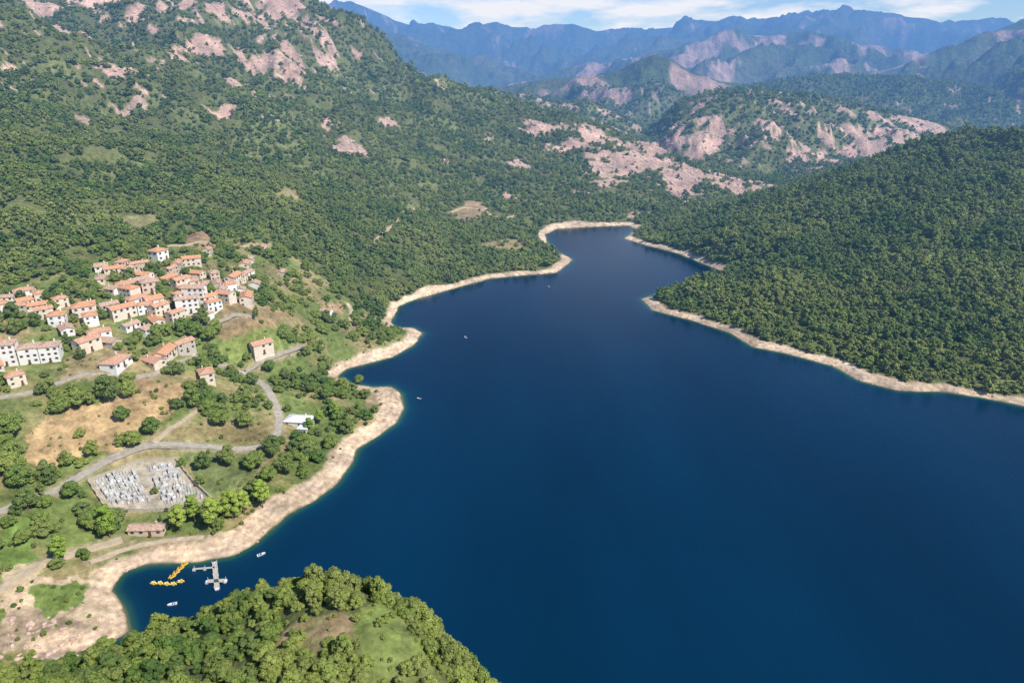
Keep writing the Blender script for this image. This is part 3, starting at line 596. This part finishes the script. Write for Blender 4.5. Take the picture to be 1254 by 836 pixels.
def house_parts(w,d,fl,roof,rs,wallm,roofm,shm):
    h=fl*2.8; parts={}
    a=MB();a.box((0,0,h/2-2.0),(w,d,h+4));
    ov=.45;rh=d*.2
    if roof=='gable':
        a.add([(-w/2,-d/2,h),(-w/2,d/2,h),(-w/2,0,h+rh),(w/2,-d/2,h),(w/2,d/2,h),(w/2,0,h+rh)],[(0,2,1),(3,4,5)])
    parts['walls']=a.mesh('walls',[wallm])
    r=MB();X=w/2+ov;Y=d/2+ov;t=.22;e=-rh*ov/(d/2)
    if roof=='gable':
        r.add([(-X,-Y,h+e),(X,-Y,h+e),(X,0,h+rh),(-X,0,h+rh),(-X,Y,h+e),(X,Y,h+e),(-X,-Y,h+e+t),(X,-Y,h+e+t),(X,0,h+rh+t),(-X,0,h+rh+t),(-X,Y,h+e+t),(X,Y,h+e+t)],
        [(6,7,8,9),(9,8,11,10),(0,3,2,1),(3,4,5,2),(0,1,7,6),(5,4,10,11),(0,6,9,3),(3,9,10,4),(1,2,8,7),(2,5,11,8)])
    elif roof=='hip':
        k=max(w/2-d/2,.3)
        r.add([(-X,-Y,h+.02),(X,-Y,h+.02),(X,Y,h+.02),(-X,Y,h+.02),(-X,-Y,h+t),(X,-Y,h+t),(X,Y,h+t),(-X,Y,h+t),(-k,0,h+rh+t),(k,0,h+rh+t)],[(0,3,2,1),(0,1,5,4),(1,2,6,5),(2,3,7,6),(3,0,4,7),(4,5,9,8),(6,7,8,9),(5,6,9),(7,4,8)])
    else:
        r.box((0,0,h+.12),(w+.5,d+.5,.24))
    parts['roof']=r.mesh('roof',[roofm])
    g=MB();s=MB();fr=MB()
    def win(cx,cy,cz,ax,sg,ww=.85,hh=1.15):
        if ax=='x':
            g.box((cx,cy+sg*.03,cz),(ww,.10,hh));fr.box((cx,cy+sg*.05,cz-hh/2-.06),(ww+.2,.24,.12))
            for q in(-1,1): s.box((cx+q*(ww/2+.2),cy+sg*.04,cz),(.35,.10,hh))
        else:
            g.box((cx+sg*.03,cy,cz),(.10,ww,hh));fr.box((cx+sg*.05,cy,cz-hh/2-.06),(.24,ww+.2,.12))
            for q in(-1,1): s.box((cx+sg*.04,cy+q*(ww/2+.2),cz),(.10,.35,hh))
    nx=max(2,int(w/3.1));ny=max(2,int(d/3.4))
    for f in range(fl):
        cz=f*2.8+1.55
        for sg in(-1,1):
            for i in range(nx):
                if sg==-1 and f==0 and i==nx//2: continue
                if rs.random()<.2: continue
                win(-w/2+(i+.5)*w/nx,sg*d/2,cz,'x',sg)
            for i in range(ny):
                if rs.random()<.45: continue
                win(sg*w/2,-d/2+(i+.5)*d/ny,cz,'y',sg)
    parts['windows']=g.mesh('windows',[GLASS]);parts['shutters']=s.mesh('shutters',[shm]);parts['window_sills']=fr.mesh('window_sills',[WHITE])
    q=MB();cx=-w/2+(nx//2+.5)*w/nx;q.box((cx,-d/2-.03,1.05),(1.1,.14,2.1));q.box((cx,-d/2-.5,.08),(1.6,1,.16));parts['door']=q.mesh('door',[DOORM])
    c=MB();cxx=w*.25;c.box((cxx,d*.18,h+rh*.8+.3),(.6,.5,1.7));c.box((cxx,d*.18,h+rh*.8+1.2),(.8,.7,.14));parts['chimney']=c.mesh('chimney',[wallm])
    return parts
def place_house(name,parts,x,y,z,rz,s=1):
    e=bpy.data.objects.new(name,None);e.location=(x,y,z);e.rotation_euler=(0,0,rz);e.scale=(s,s,s);scene.collection.objects.link(e)
    for k,me in parts.items():
        o=bpy.data.objects.new(k,me);o.parent=e;scene.collection.objects.link(o)
    return e
rs=random.Random(3);variants=[]
for i in range(20):
    w_=rs.uniform(7.5,13.5);variants.append((w_,house_parts(w_,rs.uniform(6,8),rs.choice([1,1,2,2,2,3]),rs.choice(['gable','gable','hip']),rs,WALLS[[0,1,0,2,1,0,3,0,1,0,1,1,0,3,1,0,1,0,1,2][i]],ROOFS[i%3],SHUT[i%3])))
for i,(x,y,z,w) in enumerate(placed):
    b,p=variants[rs.randrange(20)]
    gx_=float(hgt(x+8,y)[0]-hgt(x-8,y)[0]);gy_=float(hgt(x,y+8)[0]-hgt(x,y-8)[0])
    ang=math.atan2(-gy_,-gx_)+math.pi/2+rs.choice([0,0,0,math.pi/2])+rs.uniform(-.4,.4)
    place_house("village_house",p,x,y,z+.1,ang,rs.uniform(.76,.9)*(w/7.4)**.5)
for i,(dx,dy,fl) in enumerate([(-9,-3,4),(0,1,3),(9,4,3)]):
    p=house_parts(9.5,9,fl,'hip',rs,WALLS[1],ROOFS[1],SHUT[1]); x=apt[0]+dx*.84;y=apt[1]+dy*.84
    place_house("apartment_building",p,x,y,float(hgt(x,y)[0])-.2,.35,.8)
p=house_parts(14,8.5,1,'hip',rs,WALLS[1],WHITE,SHUT[2]);place_house("lakeside_restaurant",p,hotel[0],hotel[1],hotel[2]+.3,-.12,.85)
p=house_parts(6,5,1,'flat',rs,WALLS[1],WHITE,SHUT[2]);place_house("boathouse",p,hotel[0]+4,hotel[1]-7,hotel[2]-.3,-.12,.8)
p=house_parts(14.5,5,1,'gable',rs,WALLS[2],ROOFS[1],SHUT[1]);place_house("beach_bar",p,rest[0],rest[1],rest[2],.03,.85)
# ------------------------------------------------------------------ cemetery
MARB=simple("tomb_stone",(.54,.53,.50),.6,.45,.55);WALLM=simple("cemetery_wall",(.46,.40,.31),.9,.2,1)
ce=bpy.data.objects.new("cemetery",None);scene.collection.objects.link(ce)
tb=MB()
for q in (cemA,cemB):
    q4=np.array(q);t0,t1,b1_,b0_=q4
    for i in range(8):
        for j in range(13):
            fv=(i+.5)/8;fu=(j+.5)/13
            pos=(t0*(1-fu)+t1*fu)*(1-fv)+(b0_*(1-fu)+b1_*fu)*fv
            if random.random()<.14: continue
            an_=math.atan2((t1-t0)[1],(t1-t0)[0]); z=float(hgt(*pos)[0]); k=random.random()
            if k<.75:
                tb.box((pos[0],pos[1],z+.2),(.8,1.6,.7),0,an_);tb.box((pos[0],pos[1],z+.6),(.7,1.5,.1),0,an_)
                ox,oy=-math.sin(an_)*.75,math.cos(an_)*.75
                tb.box((pos[0]+ox,pos[1]+oy,z+.9),(.12,.12,.8),0,an_);tb.box((pos[0]+ox,pos[1]+oy,z+1.05),(.5,.11,.11),0,an_)
            else:
                h=random.uniform(1.4,2.1);tb.box((pos[0],pos[1],z+h/2-.5),(1.1,1.6,h+1),0,an_);tb.box((pos[0],pos[1],z+h+.18),(1.35,1.9,.35),0,an_,.25)
o=bpy.data.objects.new("tombs",tb.mesh("tombs",[MARB]));o.parent=ce;scene.collection.objects.link(o)
wl=MB()
for i in range(len(cem)):
    a=np.array(cem[i]);b=np.array(cem[(i+1)%len(cem)]);L=np.hypot(*(b-a));m=max(2,int(L/3));an_=math.atan2(b[1]-a[1],b[0]-a[0])
    for j in range(m):
        c=a+(b-a)*(j+.5)/m;z=float(hgt(*c)[0]);wl.box((c[0],c[1],z+.2),(L/m,.35,2.2),0,an_);wl.box((c[0],c[1],z+1.36),(L/m,.5,.12),0,an_)
o=bpy.data.objects.new("perimeter_wall",wl.mesh("wall",[WALLM]));o.parent=ce;scene.collection.objects.link(o)
# ------------------------------------------------------------------ jetty, pedal boats, boats
YEL=simple("yellow_plastic",(.75,.55,.08),.35,.03);RED=simple("red_plastic",(.55,.04,.03),.35,.03);WOOD=simple("deck_planks",(.50,.46,.40),.8,.2,4);BLUEP=simple("blue_paint",(.05,.15,.4),.4,.03)
def jetty():
    e=bpy.data.objects.new("floating_jetty",None);scene.collection.objects.link(e)
    deck=MB();post=MB();fl=MB()
    def run(p,q,w):
        a=np.array(at_z(*p,0)[:2]);b=np.array(at_z(*q,0)[:2]);L=np.hypot(*(b-a));n=int(L/.5);an_=math.atan2(b[1]-a[1],b[0]-a[0])
        for i in range(n):
            c=a+(b-a)*(i+.5)/n;deck.box((c[0],c[1],.62),(L/n*.92,w,.08),0,an_)
        for i in range(max(1,int(L/3))+1):
            c=a+(b-a)*i/max(1,int(L/3));fl.box((c[0],c[1],.25),(1.0,w*.8,.6),0,an_)
            for s_ in(-1,1): post.tube((c[0]-math.sin(an_)*s_*w*.5,c[1]+math.cos(an_)*s_*w*.5,-1),(c[0]-math.sin(an_)*s_*w*.5,c[1]+math.cos(an_)*s_*w*.5,1.5),.06,.06)
    run((238,698),(264,696),.9);run((263,690),(266,721),1.6);run((254,713),(276,712),1.7)
    for nm,mb,mt in (("deck",deck,WOOD),("posts",post,WHITE),("floats",fl,WHITE)):
        o=bpy.data.objects.new(nm,mb.mesh(nm,[mt]));o.parent=e;scene.collection.objects.link(o)
jetty()
def hull(L,Wd,hh,mat,name,n=12):
    mb=MB();v=[]
    for i in range(n+1):
        t=i/n;w=Wd/2*(1-max(0,(t-.45)/.55)**2.2);z=hh*(1+.35*t*t)
        y=-L/2+L*t
        v+=[(-w,y,z),(-w*.7,y,.05-.15),( 0,y,-.3),(w*.7,y,.05-.15),(w,y,z),(w*.86,y,z),(w*.8,y,hh*.35),(-w*.8,y,hh*.35),(-w*.86,y,z)]
    f=[]
    for i in range(n):
        for k in range(9):
            f.append((i*9+k,i*9+(k+1)%9,(i+1)*9+(k+1)%9,(i+1)*9+k))
    f.append((0,1,2,3,4,5,6,7,8));mb.add(v,f);return mb.mesh(name,[mat])
HM=hull(5,1.9,.65,WHITE,"hull")
ws=MB();ws.add([(-.7,.6,.6),(.7,.6,.6),(.55,.25,1.25),(-.55,.25,1.25)],[(0,1,2,3)]);ws.box((0,-.3,.55),(1.2,.5,.5));ws.box((0,-1.3,.5),(1.4,.5,.4));WS=ws.mesh("console",[BLUEP])
mo=MB();mo.box((0,-2.6,.7),(.35,.4,.6));mo.box((0,-2.65,.1),(.12,.2,1.0));MO=mo.mesh("outboard",[GLASS])
def boat(u,v,rz,s):
    x,y,_=at_z(u,v,0);e=bpy.data.objects.new("motorboat",None);e.location=(x,y,0);e.rotation_euler=(0,0,rz);e.scale=(s,s,s);scene.collection.objects.link(e)
    for nm,me in(("hull",HM),("console",WS),("outboard_motor",MO)):
        o=bpy.data.objects.new(nm,me);o.parent=e;scene.collection.objects.link(o)
for a in [(320,679,-.9,.6),(211,740,1.9,.6),(570,413,.4,.65),(513,488,1.2,.5),(672,351,.2,.6)]: boat(*a)
FLT=MB()
for sx in(-.55,.55):
    FLT.tube((sx,-1.5,.15),(sx,1.2,.15),.28,.28,0,8);FLT.tube((sx,1.2,.15),(sx,1.8,.35),.28,.08,0,8)
FLT.box((0,0,.45),(1.5,2.2,.12));FLT=FLT.mesh("floats",[YEL])
ST=MB();
for sx in(-.35,.35): ST.box((sx,-.2,.7),(.5,.5,.2));ST.box((sx,-.5,1.0),(.5,.12,.6))
ST.box((0,.7,.65),(.9,.3,.35));STR=ST.mesh("seats",[RED]);STW=STR.copy();STW.materials[0]=WHITE
SL=MB();SL.add([(-.3,-.6,1.7),(.3,-.6,1.7),(.3,-2.0,.3),(-.3,-2.0,.3),(-.3,-.6,1.6),(.3,-.6,1.6)],[(0,3,2,1),(0,1,5,4)]);SL.tube((-.3,-.55,.4),(-.3,-.55,1.7),.04,.04);SL.tube((.3,-.55,.4),(.3,-.55,1.7),.04,.04);SL=SL.mesh("slide",[YEL])
def pedal(x,y,rz,st):
    e=bpy.data.objects.new("pedal_boat",None);e.location=(x,y,0);e.rotation_euler=(0,0,rz);e.scale=(.7,.7,.7);scene.collection.objects.link(e)
    for nm,me in(("floats",FLT),("seats",st),("slide",SL)):
        o=bpy.data.objects.new(nm,me);o.parent=e;scene.collection.objects.link(o)
for i,(u,v,r_) in enumerate([(188,714,1.2),(196,714,1.2),(204,715,1.2),(212,715,1.3),(221,712,1.5),(211,706,-.6),(216,701,-.6),(221,696,-.6),(226,691,-.6)]):
    x,y,_=at_z(u,v,0);pedal(x,y,r_,STW if i<5 else STR)
# ------------------------------------------------------------------ camera, light, sky
cam=bpy.data.cameras.new("camera");co=bpy.data.objects.new("camera",cam);scene.collection.objects.link(co);co.location=(0,0,H);co.rotation_euler=(math.pi/2-PIT,0,0)
cam.sensor_width=36;cam.lens=36*F/1254;cam.clip_start=1;cam.clip_end=40000;scene.camera=co
el=math.radians(47);sd=Vector((.78,-.56,0)).normalized()*math.cos(el)+Vector((0,0,math.sin(el)))
sun=bpy.data.lights.new("sun",'SUN');sun.energy=5.0;sun.angle=math.radians(.5);sun.color=(1,.95,.86);so=bpy.data.objects.new("sun",sun);scene.collection.objects.link(so);so.rotation_euler=sd.to_track_quat('Z','Y').to_euler()
w=bpy.data.worlds.new("World");scene.world=w;w.use_nodes=True;n=w.node_tree.nodes;l=w.node_tree.links
bg=n['Background'];sk=n.new('ShaderNodeTexSky');sk.sky_type='NISHITA';sk.sun_disc=False;sk.sun_elevation=el;sk.sun_rotation=math.atan2(sd.x,sd.y);sk.altitude=700;sk.ozone_density=2.0;sk.dust_density=.6
tc=n.new('ShaderNodeTexCoord');mp=n.new('ShaderNodeMapping');mp.inputs['Scale'].default_value=(3.6,3.6,15);l.new(tc.outputs['Generated'],mp.inputs[0])
nz=n.new('ShaderNodeTexNoise');nz.inputs['Scale'].default_value=2.2;nz.inputs['Detail'].default_value=9;nz.inputs['Roughness'].default_value=.55;l.new(mp.outputs[0],nz.inputs['Vector'])
cr=n.new('ShaderNodeMapRange');cr.inputs[1].default_value=.42;cr.inputs[2].default_value=.58;l.new(nz.outputs[0],cr.inputs[0])
sx=n.new('ShaderNodeSeparateXYZ');l.new(tc.outputs['Generated'],sx.inputs[0]);mk=n.new('ShaderNodeMapRange');mk.inputs[1].default_value=.35;mk.inputs[2].default_value=.12;l.new(sx.outputs[2],mk.inputs[0])
mu=n.new('ShaderNodeMath');mu.operation='MULTIPLY';l.new(cr.outputs[0],mu.inputs[0]);l.new(mk.outputs[0],mu.inputs[1])
tn=n.new('ShaderNodeVectorMath');tn.operation='MULTIPLY';tn.inputs[1].default_value=(.72,.86,1.12);l.new(sk.outputs[0],tn.inputs[0])
mx=n.new('ShaderNodeMix');mx.data_type='RGBA';l.new(mu.outputs[0],mx.inputs[0]);l.new(tn.outputs[0],mx.inputs[6]);mx.inputs[7].default_value=(6.6,6.8,7.4,1)
l.new(mx.outputs[2],bg.inputs[0]);bg.inputs[1].default_value=.13
scene.view_settings.view_transform='Standard';scene.view_settings.look='None';scene.view_settings.exposure=0
